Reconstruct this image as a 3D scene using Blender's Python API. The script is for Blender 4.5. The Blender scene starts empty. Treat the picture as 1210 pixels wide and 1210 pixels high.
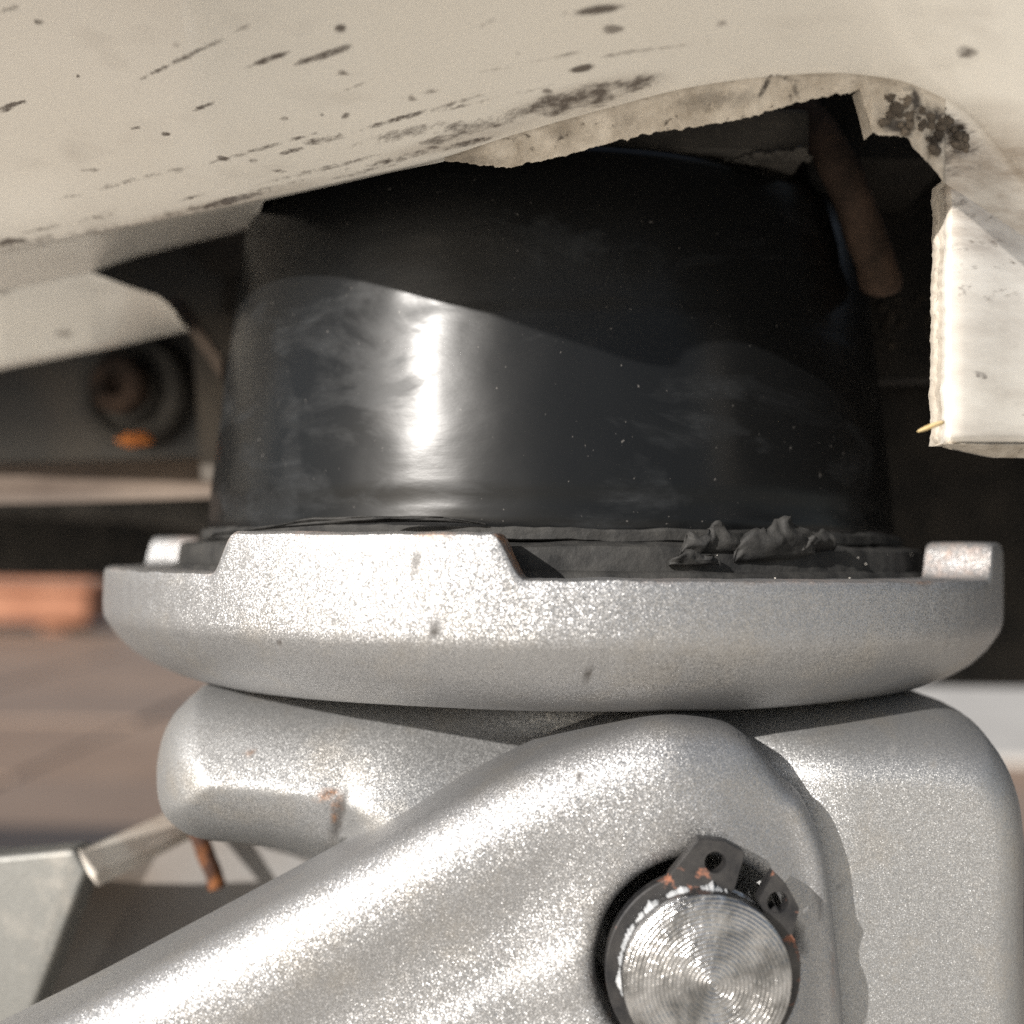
import bpy, bmesh, math, random
import numpy as np
from mathutils import Vector, Matrix, noise

random.seed(4)
RNG = np.random.default_rng(4)
SC = bpy.context.scene
COL = SC.collection
CM = 0.01                                   # everything below is written in centimetres

# ------------------------------------------------------------------ camera, sky, sun, exposure
F = 1300.0                                  # focal length in photograph pixels (1210 px frame)
CAM = np.array([-0.48, -14.6, 0.20])
PITCH, ROLL = math.atan(50 / F), math.radians(0.65)
fw = np.array([0, math.cos(PITCH), math.sin(PITCH)])
r0 = np.array([1.0, 0, 0]); u0 = np.array([0, -math.sin(PITCH), math.cos(PITCH)])
rt = r0 * math.cos(ROLL) + u0 * math.sin(ROLL)
up = u0 * math.cos(ROLL) - r0 * math.sin(ROLL)
cd = bpy.data.cameras.new("camera"); cam = bpy.data.objects.new("camera", cd); COL.objects.link(cam)
M = Matrix.Identity(4)
for i in range(3):
    M[i][0], M[i][1], M[i][2], M[i][3] = rt[i], up[i], -fw[i], CAM[i] * CM
cam.matrix_world = M
cd.sensor_width = 36; cd.lens = 36 * F / 1210; cd.clip_start = 0.005; cd.clip_end = 500
cd.dof.use_dof = True; cd.dof.focus_distance = 9.9 * CM; cd.dof.aperture_fstop = 16.5
SC.camera = cam

SUN_EL, SUN_AZ = math.radians(21.5), math.radians(-42)      # azimuth from the viewer's back, to the left
to_sun = Vector((math.sin(SUN_AZ) * math.cos(SUN_EL), -math.cos(SUN_AZ) * math.cos(SUN_EL), math.sin(SUN_EL)))
W = bpy.data.worlds.new("World"); SC.world = W; W.use_nodes = True
wn = W.node_tree.nodes; sky = wn.new("ShaderNodeTexSky"); sky.sky_type = 'NISHITA'; sky.sun_disc = False
sky.sun_elevation = SUN_EL; sky.sun_rotation = math.atan2(to_sun.x, to_sun.y); sky.air_density = 1.0; sky.dust_density = 1.5
hs = wn.new("ShaderNodeHueSaturation"); hs.inputs["Saturation"].default_value = .6      # the photograph's white balance
W.node_tree.links.new(sky.outputs[0], hs.inputs["Color"]); W.node_tree.links.new(hs.outputs[0], wn["Background"].inputs[0]); wn["Background"].inputs[1].default_value = 0.085
ld = bpy.data.lights.new("sun", 'SUN'); ld.energy = 5.0; ld.angle = math.radians(0.55); ld.color = (1.0, 0.955, 0.90)
sun = bpy.data.objects.new("sun", ld); COL.objects.link(sun)
sun.rotation_euler = to_sun.to_track_quat('Z', 'Y').to_euler(); sun.location = to_sun * 3
SC.view_settings.view_transform = 'Standard'; SC.view_settings.look = 'None'; SC.view_settings.gamma = 1.0
SC.view_settings.exposure = 0.68
SC.cycles.max_bounces = 8; SC.cycles.diffuse_bounces = 5
SC.cycles.use_denoising = False

# ------------------------------------------------------------------ helpers
def P(px, py, d):
    """world point (cm) seen at photograph pixel px, py at distance d along the view axis"""
    return CAM + d * (fw + rt * (px - 605) / F + up * (605 - py) / F)
def PY(px, py, y):
    k = fw + rt * (px - 605) / F + up * (605 - py) / F
    return CAM + k * (y - CAM[1]) / k[1]
def proj(v):
    q = np.asarray(v) - CAM
    d = q @ fw
    return 605 + F * (q @ rt) / d, 605 - F * (q @ up) / d, d

def pchip(pts, x):
    """smooth monotone interpolation through pts [(x, y)...]"""
    xs = np.array([p[0] for p in pts], float); ys = np.array([p[1] for p in pts], float)
    h = np.diff(xs); dl = np.diff(ys) / h
    m = np.zeros_like(ys); m[0], m[-1] = dl[0], dl[-1]
    for i in range(1, len(xs) - 1):
        if dl[i-1] * dl[i] > 0:
            w1, w2 = 2 * h[i] + h[i-1], h[i] + 2 * h[i-1]
            m[i] = (w1 + w2) / (w1 / dl[i-1] + w2 / dl[i])
    x = np.clip(x, xs[0], xs[-1]); k = np.clip(np.searchsorted(xs, x) - 1, 0, len(xs) - 2)
    t = (x - xs[k]) / h[k]
    return ((1+2*t)*(1-t)**2*ys[k] + t*(1-t)**2*h[k]*m[k] + t*t*(3-2*t)*ys[k+1] + t*t*(t-1)*h[k]*m[k+1])

def catmull(pts, n, closed=False):
    pts = [np.array(p, float) for p in pts]; out = []
    N = len(pts); rng = range(N if closed else N - 1)
    for i in rng:
        g = (lambda k: pts[k % N]) if closed else (lambda k: pts[min(max(k, 0), N - 1)])
        a, b, c, d = g(i-1), g(i), g(i+1), g(i+2)
        for j in range(n):
            t = j / n
            out.append(0.5 * ((2*b) + (-a+c)*t + (2*a-5*b+4*c-d)*t*t + (-a+3*b-3*c+d)*t**3))
    if not closed: out.append(pts[-1])
    return np.array(out)

def sst(a, b, x):
    t = np.clip((x - a) / (b - a), 0, 1); return t * t * (3 - 2 * t)

def n3(p, s, o=0):
    return noise.noise(Vector((p[0] * s + o, p[1] * s, p[2] * s)))
def fbm(p, s, octv=4, o=0.0):
    return noise.fractal(Vector((p[0] * s + o, p[1] * s, p[2] * s)), 0.9, 2.0, octv)

def link(name, me, mat, parent=None):
    o = bpy.data.objects.new(name, me); COL.objects.link(o)
    for m in (mat if isinstance(mat, (list, tuple)) else [mat]):
        me.materials.append(m)
    if parent is not None: o.parent = parent
    return o
def world_origin(o):
    v = Vector((0, 0, 0))
    while o is not None: v += o.location; o = o.parent
    return v
def mesh_obj(name, verts, faces, mat, parent=None, smooth=True, attrs=None, midx=None, origin=None, fix=True):
    """verts in world cm; the object's own origin sits at `origin` (cm, world)"""
    verts = np.asarray(verts, float) * CM
    po = world_origin(parent) if parent is not None else Vector((0, 0, 0))
    og = np.array(origin, float) * CM if origin is not None else np.array(po)
    me = bpy.data.meshes.new(name)
    me.from_pydata((verts - og).tolist(), [], [list(map(int, f)) for f in faces])
    if attrs:
        for k, a in attrs.items():
            at = me.attributes.new(k, 'FLOAT', 'POINT'); at.data.foreach_set('value', np.asarray(a, np.float32))
    if midx is not None: me.polygons.foreach_set('material_index', np.asarray(midx, np.int32))
    if smooth: me.polygons.foreach_set('use_smooth', np.ones(len(me.polygons), bool))
    if fix:
        bm = bmesh.new(); bm.from_mesh(me); bmesh.ops.recalc_face_normals(bm, faces=bm.faces); bm.to_mesh(me); bm.free()
    me.update()
    o = link(name, me, mat, parent); o.location = Vector(og) - po
    return o
def sharp(o, deg=40):
    me = o.data; bm = bmesh.new(); bm.from_mesh(me)
    for e in bm.edges:
        if len(e.link_faces) == 2 and e.calc_face_angle(0) > math.radians(deg): e.smooth = False
    bm.to_mesh(me); bm.free(); return o
def thing(name, label, cat, loc, group=None):
    o = bpy.data.objects.new(name, None); COL.objects.link(o); o.empty_display_size = .02
    o.location = Vector(loc) * CM; o['label'] = label; o['category'] = cat
    if group: o['group'] = group
    return o
def tag(o, label, cat, group=None):
    o['label'] = label; o['category'] = cat
    if group: o['group'] = group
    return o

def lathe(profile, n, fr=None, fz=None, cx=0, cy=0):
    """closed turned body about a vertical axis; fr / fz may vary radius and height with (angle, index)"""
    vs, fs = [], []; K = len(profile)
    for i in range(n):
        a = 2 * math.pi * i / n
        for k, (r, z) in enumerate(profile):
            rr = r + (fr(a, k, r, z) if fr else 0); zz = z + (fz(a, k, r, z) if fz else 0)
            vs.append((cx + rr * math.sin(a), cy - rr * math.cos(a), zz))
    for i in range(n):
        j = (i + 1) % n
        for k in range(K - 1):
            fs.append((i*K+k, j*K+k, j*K+k+1, i*K+k+1))
    return np.array(vs), fs
def tube(path, rad, n=10, cap=True):
    path = [np.array(p, float) for p in path]; vs, fs = [], []
    rad = rad if hasattr(rad, '__len__') else [rad] * len(path)
    pr = None
    for i, p in enumerate(path):
        t = path[min(i+1, len(path)-1)] - path[max(i-1, 0)]; t /= np.linalg.norm(t)
        if pr is None:
            ref = np.array([0, 0, 1.0]) if abs(t[2]) < .9 else np.array([1.0, 0, 0]); a = np.cross(t, ref)
        else: a = pr - t * (pr @ t)
        a /= np.linalg.norm(a); pr = a; b = np.cross(t, a)
        for k in range(n):
            w = 2 * math.pi * k / n; vs.append(p + rad[i] * (a * math.cos(w) + b * math.sin(w)))
    for i in range(len(path) - 1):
        for k in range(n):
            fs.append((i*n+k, i*n+(k+1) % n, (i+1)*n+(k+1) % n, (i+1)*n+k))
    if cap:
        fs.append(tuple(range(n))[::-1]); fs.append(tuple(range((len(path)-1)*n, len(path)*n)))
    return np.array(vs), fs
def box(x0, x1, y0, y1, z0, z1, bev=0):
    bm = bmesh.new(); bmesh.ops.create_cube(bm, size=1)
    for v in bm.verts:
        v.co = Vector(((x0+x1)/2 + v.co.x*(x1-x0), (y0+y1)/2 + v.co.y*(y1-y0), (z0+z1)/2 + v.co.z*(z1-z0)))
    if bev: bmesh.ops.bevel(bm, geom=bm.edges[:], offset=bev, segments=2, profile=.5, affect='EDGES')
    bm.verts.index_update()
    vs = np.array([v.co[:] for v in bm.verts]); fs = [[v.index for v in f.verts] for f in bm.faces]; bm.free()
    return vs, fs
def join(*parts):
    V, Fc, n = [], [], 0
    for vs, fs in parts:
        V.append(np.asarray(vs)); Fc += [tuple(i + n for i in f) for f in fs]; n += len(vs)
    return np.concatenate(V), Fc
def prism(front, off):
    """solid from a polygon of 3-D points (front face) swept by the vector off"""
    front = [np.array(p, float) for p in front]; n = len(front); off = np.array(off, float)
    vs = front + [p + off for p in front]
    fs = [tuple(range(n)), tuple(range(2*n-1, n-1, -1))] + [(i, n+i, n+(i+1) % n, (i+1) % n) for i in range(n)]
    return np.array(vs), fs

# ------------------------------------------------------------------ materials
class NT:
    def __init__(s, name):
        s.m = bpy.data.materials.new(name); s.m.use_nodes = True; s.t = s.m.node_tree; s.b = s.t.nodes["Principled BSDF"]
        s.co = s.t.nodes.new("ShaderNodeTexCoord").outputs["Object"]
    def n(s, ty, **kw):
        x = s.t.nodes.new(ty)
        for k, v in kw.items(): setattr(x, k, v)
        return x
    def l(s, a, b): s.t.links.new(a, b)
    def noise(s, scale, det=4, rough=.55, sx=(1, 1, 1), loc=(0, 0, 0), dist=0, rot=0):
        co = s.co
        if rot:
            m0 = s.n("ShaderNodeMapping"); m0.inputs["Rotation"].default_value = (0, rot, 0); s.l(s.co, m0.inputs[0]); co = m0.outputs[0]
        mp = s.n("ShaderNodeMapping"); mp.inputs["Scale"].default_value = sx; mp.inputs["Location"].default_value = loc; s.l(co, mp.inputs[0])
        x = s.n("ShaderNodeTexNoise"); x.inputs["Scale"].default_value = scale; x.inputs["Detail"].default_value = det
        x.inputs["Roughness"].default_value = rough; x.inputs["Distortion"].default_value = dist; s.l(mp.outputs[0], x.inputs["Vector"])
        return x.outputs["Fac"]
    def ramp(s, f, a, b, lo=0., hi=1.):
        x = s.n("ShaderNodeMapRange"); x.clamp = True
        for k, v in (("From Min", a), ("From Max", b), ("To Min", lo), ("To Max", hi)): x.inputs[k].default_value = v
        s.l(f, x.inputs["Value"]); return x.outputs[0]
    def math(s, op, a, b=None, c=None):
        x = s.n("ShaderNodeMath", operation=op)
        for i, v in enumerate((a, b, c)):
            if v is None: continue
            if isinstance(v, (int, float)): x.inputs[i].default_value = v
            else: s.l(v, x.inputs[i])
        return x.outputs[0]
    def mix(s, f, a, b):
        x = s.n("ShaderNodeMix", data_type='RGBA')
        for i, v in ((0, f), (6, a), (7, b)):
            if isinstance(v, (int, float)): x.inputs[i].default_value = v
            elif isinstance(v, tuple): x.inputs[i].default_value = (*v, 1)
            else: s.l(v, x.inputs[i])
        return x.outputs[2]
    def attr(s, name):
        return s.n("ShaderNodeAttribute", attribute_name=name).outputs["Fac"]
    def set(s, **kw):
        for k, v in kw.items():
            i = s.b.inputs[k.replace('_', ' ')]
            if isinstance(v, (int, float)): i.default_value = v
            elif isinstance(v, tuple): i.default_value = (*v, 1)
            else: s.l(v, i)
    def bump(s, h, strength, dist, normal=None):
        x = s.n("ShaderNodeBump"); x.inputs["Strength"].default_value = strength; x.inputs["Distance"].default_value = dist * CM
        s.l(h, x.inputs["Height"])
        if normal is not None: s.l(normal, x.inputs["Normal"])
        s.l(x.outputs[0], s.b.inputs["Normal"]); return x.outputs[0]
    def flakes(s, scale, amt, normal=None):
        """metal flake: every little cell of the paint tilts its own way"""
        v = s.n("ShaderNodeTexVoronoi"); v.inputs["Scale"].default_value = scale; s.l(s.co, v.inputs["Vector"])
        a = s.n("ShaderNodeVectorMath", operation='SUBTRACT'); s.l(v.outputs["Color"], a.inputs[0]); a.inputs[1].default_value = (.5, .5, .5)
        b = s.n("ShaderNodeVectorMath", operation='SCALE'); s.l(a.outputs[0], b.inputs[0])
        if isinstance(amt, (int, float)): b.inputs["Scale"].default_value = amt
        else: s.l(amt, b.inputs["Scale"])
        c = s.n("ShaderNodeVectorMath", operation='ADD'); s.l(b.outputs[0], c.inputs[0])
        s.l(normal if normal is not None else s.n("ShaderNodeNewGeometry").outputs["Normal"], c.inputs[1])
        d = s.n("ShaderNodeVectorMath", operation='NORMALIZE'); s.l(c.outputs[0], d.inputs[0])
        return d.outputs[0], v.outputs["Color"]

def mat_silver(name, base=(.325, .325, .328), rough=.45, flake=.60, scale=12500, dirt=.5):
    t = NT(name)
    bn = t.n("ShaderNodeBump"); bn.inputs["Strength"].default_value = .10; bn.inputs["Distance"].default_value = .008 * CM
    t.l(t.noise(2400, 2, .5), bn.inputs["Height"])
    nrm, col = t.flakes(scale, flake, bn.outputs[0])
    t.l(nrm, t.b.inputs["Normal"])
    sep = t.n("ShaderNodeSeparateColor"); t.l(col, sep.inputs[0])
    shade = t.ramp(sep.outputs[1], 0, 1, .72, 1.12)
    hsv = t.n("ShaderNodeHueSaturation"); hsv.inputs["Color"].default_value = (*base, 1); t.l(shade, hsv.inputs["Value"])
    d = t.math('MULTIPLY', t.ramp(t.noise(140, 6, .65), .52, .72), dirt)
    sp = t.ramp(t.noise(1500, 2, .5, loc=(3, 1, 2)), .70, .76, 0, .6 * dirt)
    c = t.mix(d, hsv.outputs[0], (.33, .31, .28)); c = t.mix(sp, c, (.10, .085, .07))
    mk = t.math('MULTIPLY', t.attr('mark'), t.ramp(t.noise(1300, 4, .65), .22, .42))
    rs = t.math('MULTIPLY', t.attr('rust'), t.ramp(t.noise(800, 5, .65), .32, .55))
    c = t.mix(mk, c, (.045, .040, .036)); c = t.mix(rs, c, t.mix(t.ramp(t.noise(1800), .4, .6), (.07, .035, .018), (.30, .13, .045)))
    non = t.math('MAXIMUM', mk, rs)
    t.set(Base_Color=c, Metallic=t.ramp(non, 0, 1, .80, 0.0), Roughness=t.ramp(non, 0, 1, rough, .75))
    return t.m

def mat_plain(name, a, b, scale, rough=.7, metal=0., bump=0.3, bd=.02, spec=.5, lo=.35, hi=.65, det=5, r2=None):
    t = NT(name); f = t.noise(scale, det, .62)
    t.set(Base_Color=t.mix(t.ramp(f, lo, hi), a, b), Metallic=metal, Specular_IOR_Level=spec,
          Roughness=rough if r2 is None else t.ramp(t.noise(scale * .6, 4, .6, loc=(5, 2, 1)), .35, .65, rough, r2))
    if bump: t.bump(t.noise(scale * 3, 5, .65), bump, bd)
    return t.m

SILVER = mat_silver("silver_hammer_paint")
SILVER_SMOOTH = mat_silver("silver_paint_worn", base=(.335, .335, .333), rough=.50, flake=.48, scale=12500, dirt=.7)
GREY_PAINT = mat_silver("grey_frame_paint", base=(.20, .20, .19), rough=.55, flake=.12, dirt=.7)

def mat_skirt():
    t = NT("white_bumper_paint")
    film = t.ramp(t.noise(30, 6, .6, sx=(1, 1, 2)), .40, .72, 0, .35)
    c = t.mix(film, (.83, .795, .73), (.70, .65, .57))
    fl = t.math('MULTIPLY', t.attr('film'), t.ramp(t.noise(150, 6, .68, sx=(.3, .5, 1.8), loc=(2, 2, 6), rot=.08), .33, .62, .25, 1))
    c = t.mix(fl, c, (.27, .215, .165))
    streak = t.ramp(t.noise(160, 4, .6, sx=(.25, .4, 1.6), loc=(7, 3, 1)), .60, .76, 0, .28)
    c = t.mix(streak, c, (.30, .26, .22))
    specks = t.ramp(t.noise(420, 2, .5, sx=(.55, .7, 1.4)), .715, .76, 0, .75)
    c = t.mix(specks, c, (.13, .105, .09))
    grain = t.noise(520, 6, .72, sx=(.16, .3, 1.5), loc=(1, 8, 2), rot=.27)
    fine = t.noise(1500, 5, .75, sx=(.3, .4, 1.2), loc=(4, 1, 2), rot=.27)
    sc = t.math('ADD', t.math('MULTIPLY', t.attr('scuff'), .62), t.math('MULTIPLY', t.math('SUBTRACT', grain, .52), 2.4))
    sc = t.math('ADD', sc, t.math('MULTIPLY', t.math('SUBTRACT', fine, .5), 2.2))
    sc = t.math('MULTIPLY', t.ramp(sc, .12, .80, 0, .92), t.ramp(t.attr('scuff'), 0, .2))
    c = t.mix(sc, c, (.085, .066, .054))
    t.set(Base_Color=c, Roughness=t.ramp(sc, 0, 1, .30, .8), Specular_IOR_Level=.5, Coat_Weight=.25, Coat_Roughness=.12)
    t.bump(t.noise(500, 4, .6), .05, .01)
    return t.m
SKIRT = mat_skirt()
def mat_cut():
    t = NT("sawn_plastic_edge")
    f = t.noise(260, 6, .7, sx=(1, 1, 1)); g = t.noise(1200, 3, .6)
    c = t.mix(t.ramp(f, .35, .65), (.56, .51, .44), (.30, .26, .21))
    c = t.mix(t.ramp(g, .62, .74), c, (.08, .065, .05)); c = t.mix(t.math('MULTIPLY', t.math('MINIMUM', t.attr('scuff'), 1.0), t.ramp(t.noise(420, 5, .7, loc=(4, 4, 4)), .42, .56)), c, (.05, .042, .036))
    t.set(Base_Color=c, Roughness=.75); t.bump(t.noise(900, 5, .7), .6, .02); return t.m
CUT = mat_cut()

def mat_rubber():
    t = NT("black_rubber")
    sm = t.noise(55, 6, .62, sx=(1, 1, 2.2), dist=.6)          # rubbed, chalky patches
    ca = t.attr('chalk_sheen'); chalk_sheen = t.ramp(t.math('ADD', sm, t.math('MULTIPLY', ca, .13)), .55, .66, 0, 1)
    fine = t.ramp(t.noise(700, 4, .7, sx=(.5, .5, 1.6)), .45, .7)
    ch = t.math('MULTIPLY', chalk_sheen, t.ramp(fine, 0, 1, .35, 1))
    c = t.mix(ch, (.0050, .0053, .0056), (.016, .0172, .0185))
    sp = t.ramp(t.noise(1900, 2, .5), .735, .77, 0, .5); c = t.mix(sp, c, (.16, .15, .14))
    t.set(Base_Color=c, Roughness=t.ramp(chalk_sheen, 0, 1, .285, .42), Specular_IOR_Level=.21)
    b = t.n("ShaderNodeBump"); b.inputs["Strength"].default_value = .07; b.inputs["Distance"].default_value = .02 * CM; t.l(t.noise(420, 5, .65, sx=(.6, .6, 1.8)), b.inputs["Height"])
    b2 = t.n("ShaderNodeBump"); b2.inputs["Strength"].default_value = .12; b2.inputs["Distance"].default_value = .10 * CM; t.l(t.noise(70, 3, .5, sx=(1, 1, 1.6)), b2.inputs["Height"])
    t.l(b.outputs[0], b2.inputs["Normal"]); t.l(b2.outputs[0], t.b.inputs["Normal"]); return t.m
RUBBER = mat_rubber()
RUBBER_TORN = mat_plain("torn_rubber", (.010, .010, .010), (.034, .033, .031), 330, .7, bump=.5, bd=.03, spec=.3)
UNDERSEAL = mat_plain("black_underseal", (.010, .0095, .009), (.030, .026, .022), 90, .8, bump=.6, bd=.08, spec=.25)
CHASSIS = mat_plain("chassis_primer", (.030, .028, .025), (.075, .068, .060), 110, .75, bump=.6, bd=.04, spec=.3)
RAIL = mat_plain("dirty_rail_paint", (.035, .036, .037), (.095, .080, .064), 25, .6, bump=.4, bd=.05)
RAIL_LIP = mat_plain("dirty_rail_lip", (.07, .05, .038), (.13, .098, .075), 30, .7, bump=.4, bd=.05)
RUST = mat_plain("rusted_steel", (.020, .015, .012), (.080, .052, .038), 170, .85, bump=.7, bd=.05, spec=.2)
RUST_BRIGHT = mat_plain("bright_rust", (.30, .09, .025), (.55, .20, .06), 300, .85, bump=.4, bd=.03, spec=.2)
RUST_PIN = mat_plain("rusty_split_pin", (.045, .020, .012), (.26, .095, .030), 480, .8, bump=.6, bd=.03, spec=.3, lo=.45, hi=.72)
def mat_clip():
    t = NT("blued_spring_steel"); r = t.ramp(t.noise(380, 4, .6, loc=(2, 7, 5)), .60, .66)
    c = t.mix(t.ramp(t.noise(330, 5, .6), .35, .65), (.022, .022, .024), (.065, .062, .060)); c = t.mix(r, c, (.20, .08, .045))
    t.set(Base_Color=c, Metallic=t.ramp(r, 0, 1, .6, 0), Roughness=t.ramp(r, 0, 1, .4, .8)); t.bump(t.noise(1000, 5, .65), .3, .01); return t.m
CLIP = mat_clip()
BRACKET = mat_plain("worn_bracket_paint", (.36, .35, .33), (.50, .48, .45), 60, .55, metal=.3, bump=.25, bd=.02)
BRACKET_IN = mat_plain("brown_shade_paint", (.11, .085, .065), (.155, .15, .145), 24, .6, metal=.2, bump=.25, bd=.02)  # brown tone puts the hollow's shading into the plate colour
BRACKET_LIP = mat_plain("stained_flange", (.62, .58, .52), (.40, .31, .24), 40, .5, lo=.45, hi=.7, bump=.25, bd=.02)
MUD = mat_plain("dried_mud", (.045, .038, .032), (.15, .125, .10), 400, .95, bump=.8, bd=.04, spec=.1)
GREASE = mat_plain("grey_grease", (.22, .23, .24), (.45, .46, .47), 900, .45, bump=.6, bd=.02)
TERRA = mat_plain("terracotta", (.23, .092, .046), (.31, .14, .078), 9, .8, bump=.3, bd=.2)
STRAW = mat_plain("dry_straw", (.50, .36, .16), (.62, .48, .26), 500, .7, bump=.2, bd=.01)
TYRE = mat_plain("tyre_rubber", (.012, .012, .012), (.03, .028, .026), 40, .85, bump=.4, bd=.1)
STEEL_WHEEL = mat_plain("cast_iron", (.10, .10, .10), (.18, .17, .16), 60, .5, metal=.6, bump=.3, bd=.02)
SPECK = mat_plain("pale_grit", (.35, .33, .30), (.6, .57, .52), 900, .8, bump=0)

def mat_pin():
    t = NT("turned_steel")
    s = t.n("ShaderNodeSeparateXYZ"); t.l(t.co, s.inputs[0])
    x = t.math('ADD', s.outputs[0], -.0005); z = t.math('ADD', s.outputs[2], .0004)
    r = t.math('SQRT', t.math('ADD', t.math('MULTIPLY', x, x), t.math('MULTIPLY', z, z)))
    r = t.math('ADD', r, t.math('MULTIPLY', t.noise(500, 3, .6), .00011))
    rings = t.math('SINE', t.math('MULTIPLY', r, 2 * math.pi / .00034))
    amp = t.ramp(t.noise(260, 4, .6, loc=(2, 5, 1)), .36, .58, .25, 1.)
    pits = t.ramp(t.noise(1300, 4, .6), .30, .72)
    h = t.math('ADD', t.math('MULTIPLY', rings, t.math('MULTIPLY', amp, .5)), t.math('MULTIPLY', pits, 1.1))
    c = t.mix(t.ramp(t.noise(350, 5, .6), .42, .62), (.44, .44, .445), (.20, .20, .20))
    t.set(Base_Color=c, Metallic=1., Roughness=.23)
    t.bump(h, .7, .010); return t.m
PIN = mat_pin()

def mat_tile():
    t = NT("brown_glazed_tile")
    oi = t.n("ShaderNodeObjectInfo")
    f = t.noise(6, 6, .6)
    c = t.mix(t.ramp(f, .35, .65), (.185, .120, .080), (.245, .168, .118))
    c = t.mix(t.ramp(oi.outputs["Random"], 0, 1, 0, .5), c, (.16, .12, .095))
    t.set(Base_Color=c, Roughness=.55, Specular_IOR_Level=.3); t.bump(t.noise(25, 4, .6), .15, .15); return t.m
TILE = mat_tile()
GROUND = mat_plain("terrace_mortar", (.20, .132, .09), (.25, .175, .125), 8, .85, bump=.3, bd=.2)
SLAB = mat_plain("pale_concrete", (.34, .32, .295), (.42, .40, .37), 9, .85, bump=.3, bd=.1)

# ------------------------------------------------------------------ the setting
GZ = -25.0
gv, gf = [(-4000, -4000, GZ - .4), (4000, -4000, GZ - .4), (4000, 4000, GZ - .4), (-4000, 4000, GZ - .4)], [(0, 1, 2, 3)]
ground = mesh_obj("ground", gv, gf, GROUND, None, smooth=False); ground['kind'] = 'structure'
tv, tf = box(-19.4, 19.4, -19.4, 19.4, -1.2, 0, .25)
tile_me = None
for ix in range(-7, 6):
    for iy in range(1, 10):
        if ix * 40 + 5 > 24 and 110 < iy * 40 + 8 < 320: continue
        if tile_me is None:
            o = mesh_obj("tile", tv, tf, TILE, ground, smooth=False, origin=(0, 0, 0)); tile_me = o.data
        else:
            o = bpy.data.objects.new("tile", tile_me); COL.objects.link(o); o.parent = ground
        o.location = Vector((ix * 40 + 5 + random.uniform(-.2, .2), iy * 40 + 8 + random.uniform(-.2, .2), GZ + random.uniform(-.12, .08))) * CM
        o.rotation_euler = (random.uniform(-.002, .002), random.uniform(-.002, .002), random.uniform(-.004, .004))
sv, sf = box(26, 240, 124, 300, GZ - 1, GZ + .5, .3)
dv, df = box(-500, 500, -500, 28, GZ - 1, GZ + .6, .3)
bounce = mesh_obj("bounce_paving", dv, df, mat_plain("bounce_concrete", (.66, .61, .53), (.74, .69, .61), 6, .85, bump=.3, bd=.1), None, smooth=False); bounce['kind'] = 'structure'  # unseen pale paving, added to bounce sunlight up onto the skirt
slab = mesh_obj("pavement", sv, sf, SLAB, None, smooth=False); slab['kind'] = 'structure'

# ------------------------------------------------------------------ trolley jack
jack = thing("trolley_jack", "silver speckled paint trolley jack raised against the underside of the white car", "car jack", (0, 0, GZ))

def marks(verts, blobs):
    """wear painted where it sits on the metal: blobs (px, py, rx, ry, degrees, strength)"""
    v = np.asarray(verts, float); q = v - CAM; d = q @ fw
    x = 605 + F * (q @ rt) / d; y = 605 - F * (q @ up) / d
    m = np.zeros(len(v)); front = v[:, 1] < 3.5
    for (bx, by, rx, ry, deg, s) in blobs:
        a = math.radians(deg); dx, dy = x - bx, y - by
        u = (dx * math.cos(a) - dy * math.sin(a)) / rx; w = (dx * math.sin(a) + dy * math.cos(a)) / ry
        m = np.maximum(m, s * np.clip(1.3 - 1.15 * (u * u + w * w), 0, 1) * front)
    return m

# saddle: dish with four upstanding lugs
TABS = [math.radians(-20 + 90 * k) for k in range(4)]
def tab_h(a):
    h = 0
    for c in TABS:
        d = abs((a - c + math.pi) % (2 * math.pi) - math.pi)
        h = max(h, float(1 - sst(math.radians(13.2), math.radians(16.2), np.array(d))))
    return h * .38
prof = [(0, -1.24), (3.0, -1.24), (4.35, -1.235), (4.62, -1.215), (4.82, -1.16), (5.02, -1.06), (5.2, -.94), (5.34, -.80), (5.43, -.67), (5.475, -.60), (5.5, -.54), (5.51, -.46),
        (5.51, -.36), (5.51, -.24), (5.51, -.13), (5.505, -.05), (5.49, -.015), (5.45, .0), (5.30, .004), (5.1, .004), (4.86, .0), (4.82, -.03), (4.8, -.3), (0, -.3)]
K = len(prof)
def sad_z(a, k, r, z):
    if 12 <= k <= 21:
        w = {12: .25, 13: .5, 14: .72, 15: .9, 16: .97}.get(k, 1.0)
        e = .012 * n3((math.sin(a) * 5.5, math.cos(a) * 5.5, 0), 3.0) + .006 * n3((math.sin(a) * 5.5, math.cos(a) * 5.5, 1), 11.0)
        return w * tab_h(a) + (e if k > 14 else 0)
    return .02 * n3((math.sin(a) * 5, math.cos(a) * 5, z), .5) if 2 < k < 10 else 0
def sad_r(a, k, r, z):
    return .016 * n3((math.sin(a) * 5, math.cos(a) * 5, z * 2), .55) + .006 * n3((math.sin(a) * 5.5, math.cos(a) * 5.5, z), 5) if 2 < k < 18 else 0
v, f = lathe(prof, 900, sad_r, sad_z)
rust = np.zeros(len(v)); mk = marks(v, [(517, 679, 9, 6, 0, 1), (515, 745, 10, 6, 20, 1), (330, 760, 4, 9, 0, 1), (326, 744, 5, 3, 0, .8), (695, 795, 6, 5, 0, 1), (655, 758, 10, 5, -10, .5),
         (985, 752, 3, 12, -8, .6), (1055, 798, 12, 5, 0, .8), (795, 823, 18, 4, 0, .6), (545, 803, 12, 3, 0, .4), (290, 660, 3, 9, 5, .4), (492, 662, 8, 3, -30, .6), (740, 690, 4, 10, 0, .5), (880, 690, 20, 4, 0, .5), (1090, 690, 14, 4, 0, .8)])
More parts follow.
